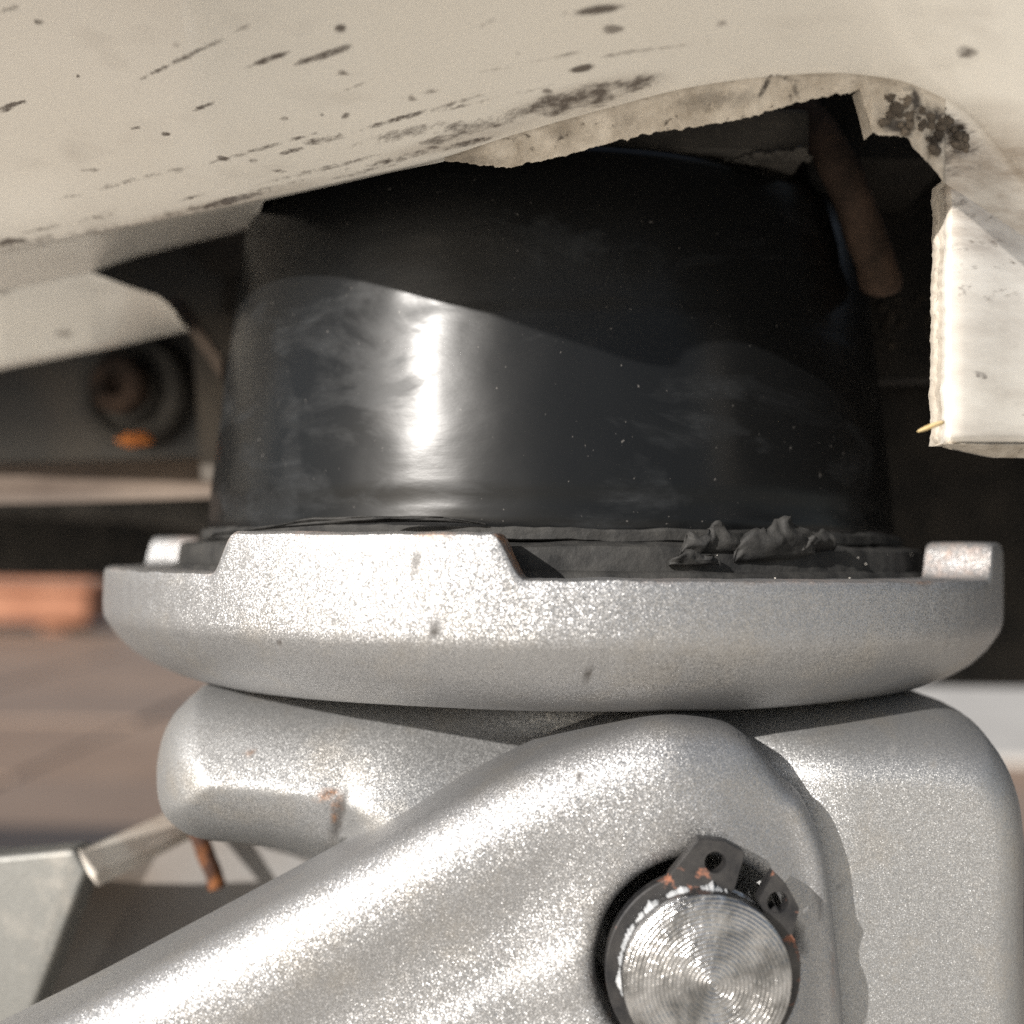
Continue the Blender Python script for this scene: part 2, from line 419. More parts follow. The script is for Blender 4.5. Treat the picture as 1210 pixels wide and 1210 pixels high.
for i in range(900):
    a = 2 * math.pi * i / 900
    for k in range(16, 22):
        p = (math.sin(a) * 5.5, math.cos(a) * 5.5, k * .1)
        rust[i*K+k] = max(0, .08 + .9 * n3(p, 1.7, 3)) * (1.0 if tab_h(a) > .2 else .55)
    if tab_h(a) > .01 and tab_h(a) < .37 and abs(a - math.radians(344 + 10)) < .2:
        for k in range(17, 22): rust[i*K+k] = .9
saddle = mesh_obj("saddle", v, f, SILVER, jack, attrs={'mark': mk, 'rust': rust}); sharp(saddle, 38)

# pressed plates: an outline in a vertical plane with rolled edges
def plate(outline, y_edge, y_rear, height, roll, hole=None, h=.045, extra=None):
    """outline (n,2) in x,z; the face bulges forward from y_edge by height over the distance roll; returns verts, faces"""
    lo, hi = outline.min(0) - 2*h, outline.max(0) + 2*h
    gx = np.arange(lo[0], hi[0], h); gz = np.arange(lo[1], hi[1], h)
    X, Z = np.meshgrid(gx, gz, indexing='ij'); Q = np.stack([X.ravel(), Z.ravel()], 1)
    A = outline; B = np.roll(A, -1, 0); E = B - A; L2 = (E * E).sum(1) + 1e-12
    best = np.full(len(Q), 1e9); C = np.zeros_like(Q); ins = np.zeros(len(Q), bool)
    for i in range(len(A)):
        d = Q - A[i]; t = np.clip((d @ E[i]) / L2[i], 0, 1); c = A[i] + t[:, None] * E[i]
        dd = ((Q - c) ** 2).sum(1); w = dd < best; best[w] = dd[w]; C[w] = c[w]
        if abs(E[i, 1]) > 1e-12:
            cr = ((A[i, 1] > Q[:, 1]) != (B[i, 1] > Q[:, 1])) & (Q[:, 0] < A[i, 0] + (Q[:, 1] - A[i, 1]) / E[i, 1] * E[i, 0]); ins ^= cr
    s = np.sqrt(best) * np.where(ins, 1, -1); sp = s.copy()
    sh = np.full(len(Q), 1e9)
    if hole is not None:
        hx, hz, hr = hole; d = Q - np.array([hx, hz]); r = np.sqrt((d * d).sum(1)); sh = r - hr
        ch = np.array([hx, hz]) + d / np.maximum(r, 1e-9)[:, None] * hr
        m = sh < s; s[m] = sh[m]; C[m] = ch[m]
    out = s < 0; near = out & (s > -1.45 * h); Q[near] = C[near]; s = np.where(near, 0, s); sp = np.maximum(sp, 0); sh = np.maximum(sh, 0)
    ok = ins & (s >= 0) | near
    R = roll(Q) if callable(roll) else roll; H = height(Q) if callable(height) else height
    k = np.clip(sp / R, 0, 1); y = y_edge - H * np.sqrt(np.clip(1 - (1 - k) ** 2, 0, 1))
    if hole is not None: y = y + .09 * (1 - np.sqrt(np.clip(1 - (1 - np.clip(sh / .16, 0, 1)) ** 2, 0, 1)))
    if extra is not None: y = y + extra(Q, sp, sh)
    idx = -np.ones(len(Q), int); nx, nz = X.shape; G = np.arange(len(Q)).reshape(nx, nz)
    a, b, c, d = G[:-1, :-1].ravel(), G[1:, :-1].ravel(), G[1:, 1:].ravel(), G[:-1, 1:].ravel()
    inside = s > 0
    keep = ok[a] & ok[b] & ok[c] & ok[d] & ((inside & ~near)[a] | (inside & ~near)[b] | (inside & ~near)[c] | (inside & ~near)[d])
    quads = np.stack([a, b, c, d], 1)[keep]; used = np.unique(quads); idx[used] = np.arange(len(used))
    V = np.stack([Q[used, 0], y[used], Q[used, 1]], 1); Fq = idx[quads]
    from collections import Counter
    cnt = Counter()
    for q in Fq:
        for i in range(4): cnt[(q[i], q[(i+1) % 4])] += 1
    be = [e for e in cnt if (e[1], e[0]) not in cnt]
    bv = sorted({i for e in be for i in e}); mp = {i: len(V) + n for n, i in enumerate(bv)}
    V2 = V[bv].copy(); V2[:, 1] = y_rear
    return np.concatenate([V, V2]), [tuple(q) for q in Fq] + [(e[1], e[0], mp[e[0]], mp[e[1]]) for e in be]

def outl(pts, y, n=8):
    w = np.array([PY(px, py, y)[[0, 2]] for px, py in pts]); return catmull(w, n, closed=True)

# head that carries the saddle
YE = -2.7
ho = outl([(270, 805), (232, 818), (206, 850), (195, 895), (199, 940), (216, 966), (248, 984), (300, 991), (348, 1000), (385, 1020), (405, 1080), (420, 1200), (440, 1420), (800, 1440), (1150, 1420), (1168, 1210), (1167, 1040), (1166, 955),
           (1158, 900), (1136, 855), (1098, 823), (1000, 811), (700, 806), (450, 803)], YE, 7)
def hroll(Q):
    return 1.6 - .9 * sst(-1.2, 2.0, Q[:, 0])
v, f = plate(ho, YE, 3.0, lambda Q: 1.6 + .20 * sst(.4, 2.4, Q[:, 0]), hroll, h=.055,
             extra=lambda Q, s, sh: .45 * sst(-1.8, .2, Q[:, 0]) * (1 - sst(.9, 2.7, Q[:, 0])) * sst(0, .5, s) + .03 * np.sin(Q[:, 0] * 1.3 + Q[:, 1]) + .10 * np.exp(-(((Q[:, 0] + 2.05) / .16) ** 2 + ((Q[:, 1] + 2.55) / .42) ** 2)))
head = mesh_obj("saddle_head", v, f, SILVER_SMOOTH, jack, attrs={
    'mark': marks(v, [(400, 965, 10, 38, -14, .9), (1105, 905, 3, 9, 25, .8), (1053, 888, 3, 8, 5, .7), (296, 892, 5, 4, 0, .5), (1130, 975, 14, 10, 0, .3), (995, 1050, 4, 4, 0, .9)]),
    'rust': marks(v, [(386, 938, 15, 7, 20, 1), (396, 955, 6, 20, -10, .55), (296, 890, 7, 5, 0, .5)])}, fix=True)
v, f = lathe([(0, -1.2), (2.2, -1.2), (2.25, -1.28), (2.25, -1.9), (0, -1.9)], 64)
mesh_obj("saddle_post", v, f, SILVER_SMOOTH, jack, attrs={'mark': np.zeros(len(v)), 'rust': np.zeros(len(v))})

# near lift arm with the pin bore
YA = -4.86
pc = PY(826, 1137, -5.2); PX, PZ = pc[0], pc[2]
ao = outl([(-330, 1400), (-80, 1272), (60, 1202), (200, 1128), (330, 1058), (450, 992), (560, 931), (650, 888), (730, 860), (790, 848), (850, 856), (884, 871), (904, 892), (930, 924), (948, 938), (966, 970), (980, 1008), (990, 1070), (998, 1140), (1004, 1210), (1012, 1420), (700, 1440), (100, 1440), (-300, 1430)], YA, 7)
def aextra(Q, s, sh):
    e = .085 * sst(.50, 1.15, s) - .035 * sst(1.35, 1.6, s) + .045 * sst(1.7, 2.3, s)
    e = e - .05 * (1 - sst(.15, .75, sh)) + .010 * np.sin(Q[:, 0] * 2.1 - Q[:, 1] * 1.4) * sst(.3, 1, s)
    e += .005 * np.sin(Q[:, 0] * 5 + 1) * np.sin(Q[:, 1] * 4.2)
    return e * sst(.3, .8, s) + (.36 + .12 * sst(0, .3, s)) * sst(.7, 2.9, Q[:, 0])
v, f = plate(ao, YA, -3.9, .42, lambda Q: .48 - .28 * sst(1.2, 2.1, Q[:, 0]), hole=(PX, PZ, .875), h=.04, extra=aextra)
# the arm carries on down to the jack frame, out of the picture
ex = prism([(-9.6, -5.2, -6.9), (-9.6, -5.2, -8.6), (-38, -5.2, -21.5), (-40, -5.2, -19.6)], (0, 1.2, 0))
na = len(v); v2, f2 = join((v, f), ex)
arm_mk = marks(v2, [(683, 916, 3, 8, 10, 1), (735, 1100, 3, 26, 14, .5), (968, 1062, 5, 30, 4, .45), (690, 1075, 4, 18, 25, .35), (947, 1110, 6, 24, 10, .5)])
lift_arm = mesh_obj("lift_arm", v2, f2, SILVER, jack, attrs={'mark': arm_mk, 'rust': marks(v2, [(712, 1150, 5, 20, 4, .6), (722, 1190, 5, 16, 0, .5), (984, 1150, 4, 40, 0, .25)])})
sharp(lift_arm, 60)
# far lift arm, a mirrored plain plate behind the head
fo = [(-38, 3.3, -21.5), (-9, 3.3, -8.5), (-1, 3.3, -5.2), (3.0, 3.3, -5.4), (3.2, 3.3, -2.6), (1.8, 3.3, -1.7), (.2, 3.3, -1.8), (-9, 3.3, -6.6), (-40, 3.3, -19.6)]
v, f = prism(fo, (0, .9, 0)); mesh_obj("lift_arm", v, f, SILVER_SMOOTH, jack, smooth=False, attrs={'mark': np.zeros(len(v)), 'rust': np.zeros(len(v))})

# pivot pin
PR = .69
pp = [(0, -5.60), (.30, -5.60), (.55, -5.60), (PR - .035, -5.60), (PR - .008, -5.585), (PR, -5.55), (PR, -5.42), (PR - .07, -5.40), (PR - .07, -5.28), (PR, -5.26), (PR, 4.5), (0, 4.5)]
vs, fs = lathe([(r, y) for r, y in pp], 128)
v = np.stack([PX + vs[:, 0] + .0, vs[:, 2], PZ + vs[:, 1]], 1)
pin = mesh_obj("pivot_pin", v, fs, PIN, jack, origin=(PX, -5.6, PZ)); sharp(pin, 40)
# smear of old grease where the pin passes the clip
gv, gf = [], []
n = 260
for i in range(n + 1):
    a = math.radians(-105 + 125 * i / n); rr = PR - .01
    o1 = max(.004, .022 + .05 * n3((a * 5, 0, 0), 1) + .035 * n3((a * 17, 2, 0), 1) + .022 * n3((a * 47, 2, 0), 1)); yy = -5.40 - .012 * n3((a * 22, 5, 0), 1)
    for (r, y) in ((rr, yy - .12 - .03 * n3((a*14, 1, 1), 1)), (rr + o1 * .6, yy - .08), (rr + o1, yy - .02), (rr + o1 * .5, yy + .04), (rr, yy + .05)):
        gv.append((PX + r * math.sin(a), y, PZ + r * math.cos(a)))
for i in range(n):
    for k in range(4): gf.append((i*5+k, i*5+k+1, (i+1)*5+k+1, (i+1)*5+k))
mesh_obj("grease_smear", gv, gf, GREASE, pin)

# retaining ring: open ring, two eared ends with holes
def ring_pts():
    ri, ro = PR - .05, PR + .115
    A0, A1 = math.radians(24), math.radians(41.5)     # the gap, clockwise from straight up
    return ri, ro, A0, A1
ri, ro, A0, A1 = ring_pts()
YC0, YC1 = -5.40, -5.27
def ring_solid():
    vs, fs = [], []; n = 110; a = A1 + math.radians(6); span = 2 * math.pi - (A1 - A0) - math.radians(12)
    for i in range(n + 1):
        w = a + span * i / n
        for (r, y) in ((ri, YC0), (ro - .012, YC0), (ro, YC0 + .012), (ro, YC1), (ri, YC1)):
            vs.append((PX + r * math.sin(w), y, PZ + r * math.cos(w)))
    for i in range(n):
        for k in range(5): fs.append((i*5+k, i*5+(k+1) % 5, (i+1)*5+(k+1) % 5, (i+1)*5+k))
    return vs, fs
def ear(poly_px, hole_px, hr):
    """plate of the clip's ear with a round hole: polygon in pixels on the clip's front plane"""
    po = np.array([PY(x, y, YC0)[[0, 2]] for x, y in poly_px]); hc = PY(*hole_px, YC0)[[0, 2]]
    # resample outline by angle round the hole
    n = 48; ring_o, ring_i = [], []
    for k in range(n):
        w = 2 * math.pi * k / n; dvec = np.array([math.cos(w), math.sin(w)]); best = 9
        for i in range(len(po)):
            a, b = po[i] - hc, po[(i+1) % len(po)] - hc; e = b - a; den = dvec[0]*e[1] - dvec[1]*e[0]
            if abs(den) < 1e-9: continue
            t = (a[0]*e[1] - a[1]*e[0]) / den; s = (a[0]*dvec[1] - a[1]*dvec[0]) / den
            if t > 0 and -1e-6 <= s <= 1 + 1e-6: best = min(best, t)
        ring_o.append(hc + dvec * best); ring_i.append(hc + dvec * hr)
    vs, fs = [], []; Y0, Y1 = YC0 - .006, YC1 + .006
    for k in range(n):
        o_, i_ = ring_o[k], ring_i[k]
        ob = hc + (o_ - hc) * .975
        vs += [(i_[0], Y1, i_[1]), (i_[0], Y0 + .01, i_[1]), (hc[0] + (i_[0]-hc[0]) * 1.08, Y0, hc[1] + (i_[1]-hc[1]) * 1.08), (ob[0], Y0, ob[1]), (o_[0], Y0 + .015, o_[1]), (o_[0], Y1, o_[1])]
    for k in range(n):
        j = (k + 1) % n
        for q in range(5): fs.append((k*6+q, j*6+q, j*6+q+1, k*6+q+1))
        fs.append((k*6+5, j*6+5, j*6, k*6))
    return np.array(vs), fs
clip_v, clip_f = ring_solid()
clip = mesh_obj("retaining_ring", clip_v, clip_f, CLIP, jack); sharp(clip, 35)
for poly, hole in (([(784, 1050), (793, 1032), (826, 991), (856, 994), (881, 1007), (868, 1052), (850, 1066), (812, 1066)], (845, 1019)),
                   ([(896, 1063), (914, 1030), (930, 1046), (945, 1074), (935, 1112), (924, 1120), (908, 1096)], (919, 1066))):
    v, f = ear(poly, hole, .083); e = mesh_obj("ear", v, f, CLIP, clip); sharp(e, 35)
# folded bracket at the left, behind the arm
def slab_px(pts, off): return prism([P(*p) for p in pts], off)
sp_pts = [(-260, 1016, 13.6), (0, 1012, 13.4), (86, 1004, 13.3), (103, 1030, 13.3), (28, 1222, 13.3), (-20, 1340, 13.3), (-260, 1340, 13.6)]
v, f = slab_px(sp_pts, (.05, .45, 0)); z0 = lambda v: {'mark': np.zeros(len(v)), 'rust': np.zeros(len(v))}
bp = mesh_obj("side_plate", v, f, GREY_PAINT, jack, smooth=False, attrs=z0(v)); bv_ = bp.modifiers.new("edge", 'BEVEL'); bv_.width = .06 * CM; bv_.segments = 3
v, f = prism([P(90, 1004, 13.35), P(216, 950, 15.6), P(246, 968, 15.4), P(112, 1034, 13.3)], np.array([.02, .02, -.17]))
fl = mesh_obj("bracket_flange", v, f, BRACKET_LIP, jack, smooth=False); bv_ = fl.modifiers.new("edge", 'BEVEL'); bv_.width = .05 * CM; bv_.segments = 3
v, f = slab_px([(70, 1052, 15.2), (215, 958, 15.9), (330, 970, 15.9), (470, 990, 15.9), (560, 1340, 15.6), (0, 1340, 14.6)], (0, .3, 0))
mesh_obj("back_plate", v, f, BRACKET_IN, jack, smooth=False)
pa = [P(222, 968, 14.9), P(231, 974, 14.3), P(234, 984, 14.2), P(244, 1012, 14.2), P(253, 1036, 14.2), P(257, 1048, 14.2)]
v, f = tube(catmull(pa, 4), .115, 10); v = v + np.array([[.02 * n3(q, 6), .02 * n3(q, 6, 9), .02 * n3(q, 6, 4)] for q in v])
mesh_obj("split_pin", v, f, RUST_PIN, jack)

# jack frame on the ground (below the picture)
for y0 in (-5.6, 3.9):
    v, f = box(-48, 10, y0, y0 + 1.2, GZ + 2.2, GZ + 8, .2); mesh_obj("frame_rail", v, f, GREY_PAINT, jack, smooth=False, attrs=z0(v))
v, f = box(-46, -30, -4.4, 3.9, GZ + 3, GZ + 7.5, .3); mesh_obj("pump_body", v, f, GREY_PAINT, jack, smooth=False, attrs=z0(v))
for (x, y0) in ((6, -8.0), (6, 5.3), (-44, -8.0), (-44, 5.3)):
    vs, fs = lathe([(0, 0), (2.6, 0), (3.0, .3), (3.0, 2.0), (2.6, 2.3), (0, 2.3)], 32)
    v = np.stack([x + vs[:, 0], y0 + vs[:, 2], GZ + 3.0 + vs[:, 1]], 1); o = mesh_obj("wheel", v, fs, STEEL_WHEEL, jack); sharp(o, 30)
v, f = tube([(6, -8, GZ + 3), (6, 7.6, GZ + 3)], .6, 12); mesh_obj("axle", v, f, STEEL_WHEEL, jack)
v, f = tube([(-39, -5.4, -20.4), (-39, 5.3, -20.4)], .9, 14); mesh_obj("arm_pivot", v, f, STEEL_WHEEL, jack)

# ------------------------------------------------------------------ rubber pad
PT = 4.27                                            # top of the pad, where the chassis rests on it
pad = thing("rubber_pad", "round black rubber jacking pad standing in the silver saddle", "jack pad", (0, 0, -.3))
pprof = [(0, .2), (4.2, .2), (4.36, .42), (4.345, .56), (4.33, .7)]
for i in range(1, 15):
    z = .7 + i * .16; pprof.append((4.345 - (z - .7) * .105, z))
pprof += [(4.345 - (z - .7) * .105, z) for z in (2.98, 3.15, 3.35, 3.6, 3.8, 3.95)] + [(3.985, 4.06), (3.965, 4.15), (3.92, 4.22), (3.85, 4.26), (3.6, PT), (0, PT)]
def pad_r(a, k, r, z):
    if not 3 < k < len(pprof) - 3: return 0
    seam = 2.62 - .10 * sst(.2, 1.1, np.array(a if a < math.pi else a - 2*math.pi)) + .03 * math.sin(3 * a)
    st = .005 * float(sst(-.06, .03, np.array(z - seam)))
    return -st + .02 * n3((math.sin(a) * 4, math.cos(a) * 4, z), .45) + .006 * n3((math.sin(a) * 4, math.cos(a) * 4, z), 2.2)
# finer rows in the wall
def dens(p, m):
    out = [p[0]]
    for a, b in zip(p[:-1], p[1:]):
        for i in range(1, m + 1): out.append((a[0] + (b[0]-a[0]) * i / m, a[1] + (b[1]-a[1]) * i / m))
    return out
pprof = pprof[:3] + dens(pprof[3:-1], 3) + [pprof[-1]]
v, f = lathe(pprof, 420, pad_r)
mesh_obj("pad_body", v, f, RUBBER, pad, attrs={'chalk_sheen': marks(v, [(480, 440, 75, 90, 0, 1), (540, 480, 60, 70, 20, .9), (338, 480, 16, 110, 5, .8), (500, 585, 120, 25, 0, .7), (300, 600, 50, 25, 0, .5), (650, 530, 60, 30, 30, .4)])})  # left stripe paints a highlight; centre blobs mix chalk wear and painted sheen
def ragged(prof_, amp, seed, fz=0., s=1.0):
    n = 420
    def fr(a, k, r, z):
        if r < 3: return 0
        p = (math.sin(a) * 4.6, math.cos(a) * 4.6, seed); return amp * (n3(p, 1.3 * s) + .5 * n3(p, 4.5 * s) + .25 * n3(p, 11 * s))
    def fzz(a, k, r, z):
        p = (math.sin(a) * 4.6, math.cos(a) * 4.6, seed + 3 + .05 * k); return fz * (n3(p, .9 * s) + .4 * n3(p, 4 * s)) if r > 4 else 0
    return lathe(prof_, n, fr, fzz)
v, f = ragged([(3.9, .33), (4.40, .33), (4.43, .345), (4.435, .43), (4.42, .455), (4.2, .47)], .035, 2, .03, 1.6); sharp(mesh_obj("flash_rim", v, f, RUBBER_TORN, pad), 30)
v, f = ragged([(3.9, .03), (4.66, .03), (4.68, .045), (4.675, .16), (4.66, .275), (4.63, .295), (4.40, .325), (4.3, .33)], .03, 5, .022, 1.7); sharp(mesh_obj("base_flange", v, f, RUBBER_TORN, pad), 30)
v, f = ragged([(3.5, -.295), (4.70, -.295), (4.755, -.2), (4.765, -.06), (4.75, .03), (4.70, .06), (4.3, .08)], .02, 8, .02); mesh_obj("base_disc", v, f, RUBBER_TORN, pad)

def scrap(path, width, seed, lift, th=.03):
    """torn flap of rubber: strip along the flange that curls up; path of (px, py) for its foot"""
    n, m = len(path) * 9, 8; foot = catmull([PY(x, y, yy) for x, y, yy in path], 9); n = len(foot); vs = []; fs = []
    for side in (0, 1):
        for i, p in enumerate(foot):
            t = i / (n - 1); env = math.sin(math.pi * min(1, max(0, t))) ** .6
            out = np.array([p[0], p[1], 0]); out /= np.linalg.norm(out)
            hgt = width * env * (1 + .6 * n3((t * 4, seed, 0), 1) + .12 * n3((t * 18, seed, 0), 1))
            for k in range(m):
                s = k / (m - 1)
                q = p + np.array([0, 0, 1]) * hgt * s + out * (lift * math.sin(s * 2.4) * env + .08 * s * n3((t * 9, s * 3, seed), 1)) - out * th * side
                q = q + .05 * s * np.array([n3((t * 6, s * 3, seed + 4), 1), n3((t * 6, s * 3, seed + 8), 1), .5 * n3((t * 7, s * 3, seed + 2), 1)])
                vs.append(q)
    N = n * m
    for side in (0, 1):
        for i in range(n - 1):
            for k in range(m - 1):
                q = (side*N+i*m+k, side*N+(i+1)*m+k, side*N+(i+1)*m+k+1, side*N+i*m+k+1); fs.append(q if side else q[::-1])
    for i in range(n - 1):
        fs.append((i*m+m-1, (i+1)*m+m-1, N+(i+1)*m+m-1, N+i*m+m-1)); fs.append((i*m, (i+1)*m, N+(i+1)*m, N+i*m))
    for k in range(m - 1):
        for i in (0, n - 1): fs.append((i*m+k, i*m+k+1, N+i*m+k+1, N+i*m+k))
    return np.array(vs), fs
for path, w, sd, lf in (([(800, 660, -4.55), (825, 656, -4.5), (850, 653, -4.45), (885, 652, -4.35)], .25, 1, .08),
                        ([(868, 664, -4.42), (900, 662, -4.36), (930, 660, -4.25), (962, 655, -4.1)], .38, 4, .10),
                        ([(940, 655, -4.15), (958, 650, -4.05), (985, 650, -3.95)], .17, 9, .14),
                        ([(790, 668, -4.66), (820, 668, -4.62), (850, 667, -4.58)], .12, 14, .05),
                        ([(250, 634, -3.3), (330, 624, -4.05), (430, 618, -4.35), (520, 617, -4.42), (575, 620, -4.42)], .055, 20, .05)):
    v, f = scrap(path, w, sd, lf); mesh_obj("torn_flap", v, f, RUBBER_TORN, pad)

# ------------------------------------------------------------------ the car
car = thing("car", "white car with a sawn scuffed bumper skirt jacked up above the pad", "car", (0, 60, GZ))
CREASE = [(-1500, 470), (-420, 372), (-200, 336), (0, 295), (120, 273), (290, 240), (400, 216), (520, 188), (600, 162), (726, 126), (817, 103), (902, 91), (983, 86), (1054, 93), (1104, 111), (1144, 136), (1180, 176), (1210, 212), (1300, 290), (1500, 380), (2600, 560)]
CD = [(-1500, 27.5), (-420, 16.5), (-200, 14.6), (0, 13.0), (290, 11.0), (520, 10.0), (700, 9.35), (900, 8.95), (1050, 8.85), (1120, 9.0), (1210, 9.7), (1500, 12.6), (2600, 30)]
TD = [(-1500, 21), (-420, 11.3), (-200, 8.8), (0, 7.5), (210, 7.05), (290, 7.2), (430, 7.4), (600, 7.4), (900, 7.35), (1210, 7.9), (1500, 10.0), (2600, 24)]
LOW = [(-1500, 505), (-420, 410), (-200, 375), (0, 345), (109, 322), (160, 304), (230, 286), (272, 276), (298, 268), (312, 237.5), (400, 218), (470, 202), (525, 191), (600, 198), (660, 186), (720, 169), (760, 159), (810, 151), (870, 142), (900, 134), (950, 119), (1000, 110), (1016, 106),
       (1024, 128), (1031, 157), (1040, 158), (1072, 164), (1086, 184), (1102, 196), (1116, 216), (1160, 246), (1210, 280), (1300, 345), (1500, 425), (2600, 585)]
cols = np.concatenate([np.arange(-1500, -420, 40), np.arange(-420, -40, 12), np.arange(-40, 1250, 1.8), np.arange(1250, 1501, 10), np.arange(1530, 2601, 40)])
SCUFF = [(480, 138, 120, 3, 16, .62), (300, 178, 110, 2.5, 16, .55), (620, 75, 80, 3, 12, .5), (150, 215, 90, 3, 14, .5), (760, 60, 60, 3, 8, .45), (380, 200, 90, 3, 14, .6), (540, 172, 50, 4, 13, .9), (90, 262, 80, 3, 12, .6), (218, 68, 66, 3.2, 26, 1), (285, 34, 14, 3, 22, .8), (315, 71, 32, 4.2, 20, 1.5), (378, 67, 40, 5, 18, 1.4), (395, 60, 22, 5, 18, 1.2), (402, 34, 9, 6, 10, 1.6), (45, 26, 8, 4, 0, 1.1), (12, 10, 16, 4, 15, .9), (14, 124, 20, 3.5, 16, 1.6), (8, 130, 12, 3, 16, 1.2),
         (708, 11, 36, 5.5, 8, 1.5), (665, 15, 9, 4, 0, 1), (688, 81, 17, 4.5, 12, 1.4), (240, 126, 24, 2.6, 20, 1), (160, 151, 8, 2, 10, .9), (408, 137, 7, 4, 30, 1.2), (196, 158, 6, 3, 0, 1), (385, 165, 28, 5, 10, .8), (345, 178, 18, 3, 14, 1), (400, 160, 7, 6, 0, .8), (372, 98, 18, 3, 24, .7),
         (420, 102, 34, 2, 22, .6), (700, 112, 90, 17, 14, 1.25), (690, 113, 50, 8, 14, 1.5), (640, 126, 60, 9, 14, 1.1), (520, 165, 28, 7, 12, 1.2), (470, 160, 60, 8, 14, .7), (560, 148, 60, 10, 16, .7), (740, 106, 45, 7, 13, .9), (610, 140, 60, 6, 16, .7), (1145, 62, 16, 9, 0, .9), (837, 50, 6, 5, 0, .5),
         (108, 201, 18, 2.4, 2, .9), (92, 90, 3, 2, 0, 1), (10, 286, 26, 5, 5, 1.3), (60, 283, 60, 7, 11, .55), (170, 258, 80, 5, 13, .5), (250, 243, 90, 4.5, 14, 1.2), (170, 262, 90, 3.5, 14, 1.1), (60, 287, 90, 5, 12, .8), (285, 232, 20, 3, 12, 1.2), (330, 219, 50, 3, 14, .6), (220, 235, 30, 2, 16, .6), (140, 249, 16, 3, 0, .6),
         (585, 24, 14, 4, 14, .7), (570, 30, 5, 4, 0, .6), (330, 202, 10, 2, 0, .8), (500, 110, 60, 3, 12, .35), (560, 122, 50, 2.5, 13, .5), (36, 330, 0.1, .1, 0, 0), (480, 185, 50, 5, 14, .9), (430, 203, 50, 3, 14, .6), (620, 108, 40, 3, 13, .4), (300, 190, 6, 3, 0, .6), (380, 135, 4, 3, 0, .8), (335, 140, 6, 4, 0, .6), (410, 200, 4, 3, 0, .5)]
DLOW = [(-1500, 3.5), (-420, 2.4), (-200, 2.2), (0, 2.0), (109, 2.4), (230, 3.6), (272, 4.2), (298, 3.8), (312, .35), (525, .14)]
LIPDIRT = [(905, 100, 20, 3, 60, 1.5), (935, 95, 22, 3, -20, 1.4), (940, 104, 4, 12, 15, 1.4), (1075, 120, 14, 18, 0, 1.6), (1105, 150, 26, 24, -20, 1.4), (1060, 150, 24, 12, 0, 1.0), (1130, 160, 16, 22, 0, 1.5), (1090, 135, 30, 14, -25, .9), (700, 150, 60, 12, 10, .35), (560, 190, 40, 8, 0, .4), (850, 118, 60, 14, 8, .4), (1130, 175, 40, 40, 0, .5)]
FILM = [(1165, 420, 160, 240, 0, .42), (1165, 225, 120, 110, 0, .85), (1125, 330, 25, 130, 0, .5), (690, 118, 120, 22, 14, .4), (250, 246, 160, 10, 14, .5), (560, 160, 120, 12, 14, .45)]
def skirt():
    V, Fc, mi, sc = [], [], [], []
    nt = 190; nl = 12
    jag = lambda c: 3.0 * n3((c * .11, 0, 0), 1) + 1.6 * n3((c * .37, 4, 0), 1)
    rows = None
    for c in cols:
        pc_, d = float(pchip(CREASE, np.array(c))), float(pchip(CD, np.array(c))); td = float(pchip(TD, np.array(c)))
        ly = float(np.interp(c, [p[0] for p in LOW], [p[1] for p in LOW]))
        if 525 < c < 1116: ly += jag(c)
        col = []
        top = P(c, -70, td); ov = .25 + .95 * math.exp(-((c + 20) / 200) ** 2)
        for dx, dy, dz in ((0, 1.2 - ov, 8), (0, .3 - ov, 6), (0, -.25 - ov, 4), (0, -.25 - ov, 1.6), (0, -.1 - ov, .55), (0, -ov, .2 * ov), (0, -.5 * ov, .12 * ov)): col.append(top + np.array([dx, dy, dz]))
        for i in range(nt + 1):
            t = 1 - i / nt                                   # 1 at the top of the picture, 0 at the fold
            py = pc_ + (-70 - pc_) * t
            g = t ** .9
            w = P(c, py, d + (td - d) * g)
            w = w + np.array([0, -1, 0]) * .05 * fbm(w, .25, 2, 3)
            col.append(w)
        # below the fold: sawn edge of the notch (3 mm sheet), or the strip that carries on down
        wall = 525 <= c <= 1116
        for i in range(1, nl + 1):
            t = i / nl
            py = pc_ + (ly - pc_) * t
            if wall: dd = d + .10 * math.sqrt(t) + .02 * t
            else: dd = d + (.12 * math.sqrt(t) + .18 * t if c > 1116 else float(np.interp(c, *zip(*DLOW))) * t ** .8)
            w = P(c, py, dd)
            if wall: w = w + np.array([0, .03, 0]) * fbm(w, 5, 3)
            col.append(w)
        # inner side of the sheet
        dl = .12 if wall else .30 if c > 1116 else float(np.interp(c, *zip(*DLOW)))
        e = P(c, ly - 1, d + dl + .28); col.append(e)
        b = P(c, pc_ - 14, d + max(.75, dl + .1)); col.append(b); col.append(b + np.array([0, .4, 2.2]))
        rows = len(col); V += col
    n = len(cols)
    V = np.array(V)
    for i in range(n - 1):
        for k in range(rows - 1):
            Fc.append((i*rows+k, (i+1)*rows+k, (i+1)*rows+k+1, i*rows+k+1))
            c = (cols[i] + cols[i+1]) / 2
            mi.append(1 if (k >= 7 + nt and 525 < c < 1117) or k >= 7 + nt + nl else 0)
    q = V - CAM; d = q @ fw; px = 605 + F * (q @ rt) / d; py = 605 - F * (q @ up) / d
    kk = np.tile(np.arange(rows), n); s1 = marks(V, SCUFF); s2 = marks(V, LIPDIRT)
    s = np.where(kk <= 7 + nt + 2, s1, 0); s = np.where((kk > 7 + nt - 3), np.maximum(s2, s * .6), s)
    return V, Fc, mi, s, np.where((px > 1116) | (kk <= 7 + nt), marks(V, FILM), 0)
v, f, mi, s, fm = skirt()
sk = mesh_obj("bumper_skirt", v, f, [SKIRT, CUT], car, attrs={'scuff': s, 'film': fm}, midx=mi)
sharp(sk, 50)

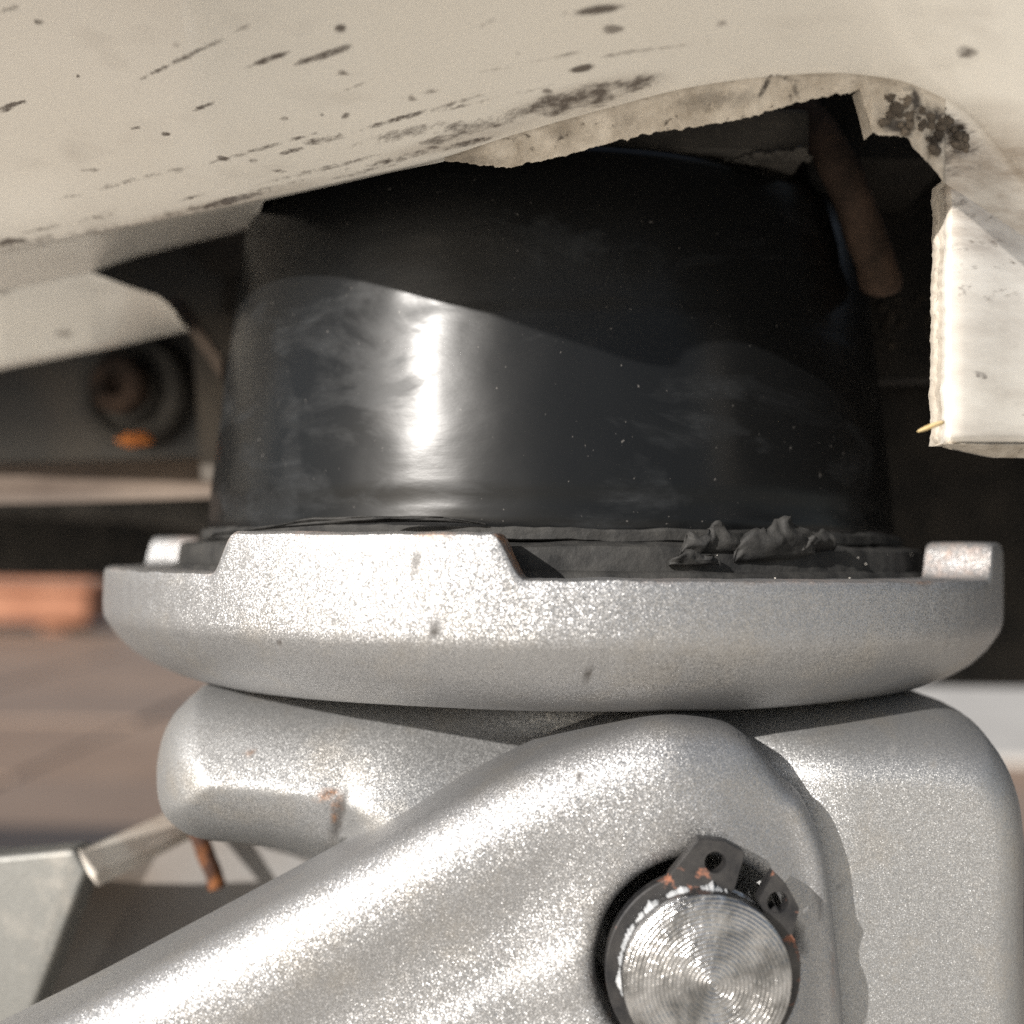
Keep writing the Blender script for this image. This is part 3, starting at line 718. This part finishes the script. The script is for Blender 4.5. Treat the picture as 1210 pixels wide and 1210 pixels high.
def sheet(top, bottom, rows, th, name, mat, ret=None, rag=0.):
    """strip of the skirt between two rows of (px, py, depth), 3 mm thick"""
    n = len(top); m = rows; F_, V_ = [], []
    for side in (0, 1):
        for i in range(n):
            a, b = np.array(P(*top[i])), np.array(P(*bottom[i]))
            for k in range(m + 1):
                t = k / m; w = a + (b - a) * t; w = w + np.array([0, th * side, 0])
                V_.append(w)
    N = n * (m + 1)
    g = lambda s_, i, k: s_ * N + i * (m + 1) + k
    for i in range(n - 1):
        for k in range(m):
            F_.append((g(0, i, k), g(0, i+1, k), g(0, i+1, k+1), g(0, i, k+1))); F_.append((g(1, i, k), g(1, i, k+1), g(1, i+1, k+1), g(1, i+1, k)))
        for k in (0, m): F_.append((g(0, i, k), g(0, i+1, k), g(1, i+1, k), g(1, i, k)))
    for i in (0, n - 1):
        for k in range(m): F_.append((g(0, i, k), g(0, i, k+1), g(1, i, k+1), g(1, i, k)))
    return np.array(V_), F_
cdep = lambda c: float(pchip(CD, np.array(float(c))))
low = lambda c: float(np.interp(c, [p[0] for p in LOW], [p[1] for p in LOW]))
# left strip under the fold, with its pointed tongue beside the notch
tt, bb = [], []
TOPB = [(-1500, 505), (-420, 410), (-200, 375), (0, 345), (109, 322), (150, 338), (188, 350), (203, 364), (216, 384)]
BOTB = [(-1500, 555), (-420, 520), (-200, 474), (0, 431), (130, 405), (180, 393), (216, 386)]
for c in list(np.arange(-1500, -420, 60)) + list(np.arange(-420, 0, 30)) + list(np.arange(0, 217, 6)):
    d = cdep(c) + float(np.interp(c, *zip(*DLOW)))
    tt.append((c, float(np.interp(c, *zip(*TOPB))), d)); bb.append((c, float(np.interp(c, *zip(*BOTB))), d + 1.5))
v, f = sheet(tt, bb, 14, .3, "", None)
ls = mesh_obj("skirt_tongue", v, f, SKIRT, car, attrs={'scuff': marks(v, [(2, 345, 12, 8, 0, .9), (76, 394, 12, 6, 0, .7)])}); sharp(ls, 50)
# right panel beside the notch
tt, bb = [], []
cc = [1113.5, 1114.5, 1116, 1119, 1124, 1131, 1140] + list(np.arange(1150, 1500, 12)) + list(np.arange(1500, 2601, 50))
base_y = lambda c: float(np.interp(c, [0, 1210, 2600], [524, 524, 640]))
V_, F_ = [], []; m = 90
for side in (0, 1):
    for i, c in enumerate(cc):
        d0 = cdep(max(c, 1116)) + .30; edge = max(0, 1 - (c - 1113.5) / 15); d0 += .22 * edge ** 2.2
        ty = low(max(c, 1116)) - 4; by = base_y(c)
        for k in range(m + 1):
            t = k / m; py = ty + (by - ty) * t
            x = c + (3.5 * n3((py * .025, 2, 0), 1) + 1.6 * n3((py * .09, 2, 0), 1) + 1.0 * n3((py * .31, 5, 0), 1) + 4 * (1 - t) - 2) * max(0, 1 - (c - 1113.5) / 20)
            dd = d0 - .10 * math.sin(t * math.pi * .9) + (.10 * max(0, (t - .96) / .04) ** 2)
            w = P(x, py, dd); w = w + np.array([0, .26 * side, 0]); V_.append(w)
n = len(cc); N = n * (m + 1); g = lambda s_, i, k: s_ * N + i * (m + 1) + k
mi = []
for i in range(n - 1):
    for k in range(m):
        F_.append((g(0, i, k), g(0, i+1, k), g(0, i+1, k+1), g(0, i, k+1))); F_.append((g(1, i, k), g(1, i, k+1), g(1, i+1, k+1), g(1, i+1, k))); mi += [0, 1]
    for k in (0, m): F_.append((g(0, i, k), g(0, i+1, k), g(1, i+1, k), g(1, i, k))); mi.append(1)
for k in range(m): F_.append((g(0, 0, k), g(0, 0, k+1), g(1, 0, k+1), g(1, 0, k))); mi.append(1)
sc_ = marks(V_, [(1150, 290, 60, 5, 6, .35), (1160, 315, 70, 4, 4, .4), (1150, 345, 60, 9, 3, .3), (1200, 255, 30, 5, 10, .5), (1150, 250, 40, 12, 8, .25), (1140, 235, 40, 40, 0, .35)])
rp = mesh_obj("skirt_panel", V_, F_, [SKIRT, CUT], car, attrs={'scuff': sc_, 'film': marks(V_, FILM)}, midx=mi); sharp(rp, 50)
# folded bottom lip of that panel
v, f = sheet([(c, base_y(c), cdep(c) + .32) for c in np.arange(1119, 2600, 12)], [(c, base_y(c) + 3 + min(c - 1115, 60) * .22 * min(1, 12 / cdep(c)), cdep(c) + .62) for c in np.arange(1119, 2600, 12)], 4, .1, "", None)
o = mesh_obj("skirt_lip", v, f, CUT, car, attrs={'scuff': np.zeros(len(v))})

# dried mud and torn plastic at the corner of the notch
def lump(c, r, seed, sq=(1, 1, 1), amp=.5, sub=3):
    bm = bmesh.new(); bmesh.ops.create_icosphere(bm, subdivisions=sub, radius=1); vs = []
    for q in bm.verts:
        k = 1 + amp * (n3(q.co, 1.3, seed) + .6 * n3(q.co, 3.1, seed) + .3 * n3(q.co, 7, seed)); vs.append([c[i] + q.co[i] * r * k * sq[i] for i in range(3)])
    fs = [[q.index for q in g_.verts] for g_ in bm.faces]; bm.free(); return np.array(vs), fs
parts = []
for i in range(60):
    t = random.random(); px = 1050 + 88 * t + random.gauss(0, 6); py = 128 + 34 * t + random.gauss(0, 13)
    parts.append(lump(P(px, py, cdep(px) + .07), random.uniform(.012, .055), i * 3.1, (1, .6, 1), .6, 2))
v, f = join(*parts); o = mesh_obj("dried_mud", v, f, MUD, car); o['kind'] = 'stuff'
v, f = prism([P(1016, 104, 8.98), P(1060, 112, 9.0), P(1046, 138, 9.05), P(1030, 158, 9.1), P(1024, 132, 9.05)], (0, .2, .02))
mesh_obj("torn_corner", v, f, CUT, car, smooth=False, attrs={'scuff': np.zeros(len(v))})

# underside above the notch: chassis plate resting on the pad, rail, bracket
v, f = box(-3.7, 2.5, -3.6, 6.5, PT + .005, PT + .5, .06)
mesh_obj("jacking_plate", v, f, CHASSIS, car, smooth=False)
v, f = prism([(-5.5, -2.2, PT + .5), (4.5, -2.2, PT + .5), (4.9, 3.5, PT + .5), (-5.5, 3.5, PT + .5)], (0, .4, 1.6)); mesh_obj("sill_seam", v, f, UNDERSEAL, car, smooth=False)
# ragged sealant bead on the plate
parts = []
for i in range(70):
    t = i / 69; px = 815 + 140 * t; py = 206 - 22 * math.sin(t * 1.7) + random.gauss(0, 3)
    w = P(px, py, 11.6); k = (PT + .0 - CAM[2]) / (w[2] - CAM[2]); w = CAM + (w - CAM) * k
    parts.append(lump(w, random.uniform(.025, .07), i * 1.7, (1.2, 1.2, .6), .5, 2))
v, f = join(*parts); o = mesh_obj("sealant_bead", v, f, CHASSIS, car); o['kind'] = 'stuff'
# rusty hook bracket to the right of the pad
pa = catmull([P(940, 130, 12.3), P(972, 165, 12.0), P(1000, 215, 11.9), P(1022, 275, 12.0), P(1040, 330, 12.1), P(1043, 345, 12.15)], 8)
v, f = tube(pa, [.22 + .03 * n3(p, 1.5) if i < len(pa) - 9 else .02 + .21 * math.sqrt(max(0, 1 - ((i - len(pa) + 10) / 10) ** 2)) for i, p in enumerate(pa)], 14)
v = v + np.array([[.03 * n3(q, 3), .03 * n3(q, 3, 9), .03 * n3(q, 3, 4)] for q in v])
mesh_obj("rusty_bracket", v, f, RUST, car)
v, f = slab_px([(948, 168, 12.3), (962, 172, 12.2), (992, 262, 12.2), (985, 262, 12.3), (958, 215, 12.3)], (0, .15, 0)); mesh_obj("bracket_web", v, f, CHASSIS, car, smooth=False)
v, f = slab_px([(1000, 120, 14.5), (1200, 130, 14.5), (1200, 445, 14.5), (1000, 450, 14.5)], (0, .5, 0)); mesh_obj("inner_panel", v, f, UNDERSEAL, car, smooth=False)
parts = [lump(P(1000 + random.uniform(40, 110), random.uniform(350, 410), 14.45), random.uniform(.015, .05), i * 2.3, (1, .5, 1), .5, 1) for i in range(26)]
v, f = join(*parts); o = mesh_obj("mud_specks", v, f, MUD, car); o['kind'] = 'stuff'

# left: rail with its lower lip and a big bolted bush, out of focus
v, f = slab_px([(-500, 235, 22.5), (60, 235, 20.6), (262, 235, 19.6), (262, 545, 19.6), (60, 546, 20.6), (-500, 552, 22.5)], (0, 3, .0)); mesh_obj("chassis_rail", v, f, RAIL, car, smooth=False)
v, f = prism([P(-500, 552, 22.4), P(60, 546, 20.5), P(262, 540, 19.5), P(262, 577, 18.7), P(60, 584, 19.6), P(-500, 592, 21.4)], (0, .02, -.15)); mesh_obj("rail_lip", v, f, RAIL_LIP, car, smooth=False)
def bush(px, py, d, prof_, nrm, name, mat, parent):
    c = P(px, py, d); vs, fs = lathe(prof_, 48); nrm = Vector(nrm).normalized(); qd = nrm.to_track_quat('Z', 'Y')
    v = np.array([list(qd @ Vector(p)) for p in vs]) + c; o = mesh_obj(name, v, fs, mat, parent); sharp(o, 35); return o
bs = bush(158, 462, 19.6, [(0, -.8), (1.02, -.8), (1.02, .10), (.95, .18), (.78, .18), (.74, .04), (.60, .04), (.56, .3), (0, .3)], (-.25, -1, -.05), "bush", CHASSIS, car)
bush(140, 455, 19.1, [(0, -.3), (.50, -.3), (.50, .1), (.42, .16), (.20, .16), (.17, .0), (0, -.05)], (-.25, -1, -.05), "bolt", RUST, bs)
c = P(160, 519, 18.9); v, f = lump(c, .22, 5, (1.3, .3, .55), .4, 3); mesh_obj("rust_patch", v, f, RUST_BRIGHT, bs)
v, f = prism([P(196, 352, 16.6), P(214, 352, 16.5), P(262, 424, 16.0), P(262, 450, 16.1)], (0, .25, 0)); mesh_obj("brace", v, f, RAIL_LIP, car, smooth=False)
v, f = slab_px([(226, 372, 18.2), (275, 372, 18.0), (275, 566, 18.0), (238, 568, 18.2)], (0, .3, 0)); mesh_obj("hanger_plate", v, f, mat_plain("brown_hanger", (.05, .042, .034), (.09, .075, .06), 40, .8), car, smooth=False)

# floor pan, tank, axle: the dark underside
v, f = prism([(-150, 24.5, 6.2), (-150, 20, 6.2), (-20, 9, 6.2), (-9, 4.0, 6.2), (-3, -.4, 6.2), (1, -2.6, 6.2), (5, -2.8, 6.2), (12, 3, 6.2), (60, 6, 6.2), (150, 20, 6.2), (150, 25, 6.2), (-150, 25, 6.2)], (0, 0, 1.4)); mesh_obj("floor_pan", v, f, UNDERSEAL, car, smooth=False)
v, f = box(5.5, 60, 18, 24.5, -3.7, 6.1, 1.2); mesh_obj("fuel_tank", v, f, UNDERSEAL, car)
v, f = box(-60, 5.0, 21.5, 24.5, -.75, 6.1, 1.0); mesh_obj("crossmember", v, f, UNDERSEAL, car)
v, f = tube(catmull([(-60, 20, 1.8), (-25, 20, 2.1), (-13, 20, 1.9), (-9, 20.2, 1.3), (-5, 20.6, 1.4)], 6), .8, 16); mesh_obj("exhaust_pipe", v, f, CHASSIS, car)
for x in (-205, 125):
    vs, fs = lathe([(0, -9), (17, -9), (21, -9.5), (28, -9.5), (30, -8), (31, -5), (31, 5), (30, 8), (28, 9.5), (21, 9.5), (17, 9), (0, 9)], 48)
    v = np.stack([x + vs[:, 0], 33 + vs[:, 2], GZ + 31 + vs[:, 1]], 1)
    tagw = mesh_obj("wheel", v, fs, TYRE, car)

# ------------------------------------------------------------------ small loose things
pa = catmull([P(1114, 499, 9.1), P(1102, 503, 9.0), P(1092, 507, 8.95), P(1084, 510, 8.9)], 4)
v, f = tube(pa, [.018, .02, .022, .022, .022, .021, .02, .02, .018, .016, .013, .008, .003][:len(pa)], 6)
tag(mesh_obj("straw", v, f, STRAW, None, origin=P(1114, 499, 9.1)), "short pale straw stuck to the sawn edge of the white panel", "straw")
# terracotta trough beyond the car
ter = thing("terracotta_trough", "blurred orange terracotta trough standing on the terrace beyond the car", "planter", (-190, 325, GZ))
v, f = box(-262, -128, 318, 345, GZ + 3, GZ + 13, 1.0); mesh_obj("trough_body", v, f, TERRA, ter, smooth=False)
v, f = box(-264, -126, 316, 347, GZ + 13.1, GZ + 15.6, .8); mesh_obj("rim", v, f, TERRA, ter, smooth=False)
for x in (-250, -195, -140):
    v, f = box(x - 4, x + 4, 322, 341, GZ, GZ + 2.95, .4); mesh_obj("foot", v, f, TERRA, ter, smooth=False)
# grit on the flange and the pad
parts = []
for i in range(48):
    a = math.radians(random.uniform(-4, 66)); z = random.choice((random.uniform(-.05, .28), random.uniform(-.05, .28), random.uniform(.55, 1.3)))
    r = 4.77 if z < .03 else 4.665 if z < .25 else 4.62 if z < .3 else 4.33 - max(0, z - .7) * .105 - .012
    parts.append(lump((r * math.sin(a), -r * math.cos(a), z), random.choice((.005, .006, .008, .011)), i, (1.3, 1, .8), .5, 1))
v, f = join(*parts); o = mesh_obj("grit", v, f, SPECK, None, origin=(0, -4.5, .3)); o['kind'] = 'stuff'; o['label'] = "pale grit lying on the torn rubber flange"; o['category'] = "grit"
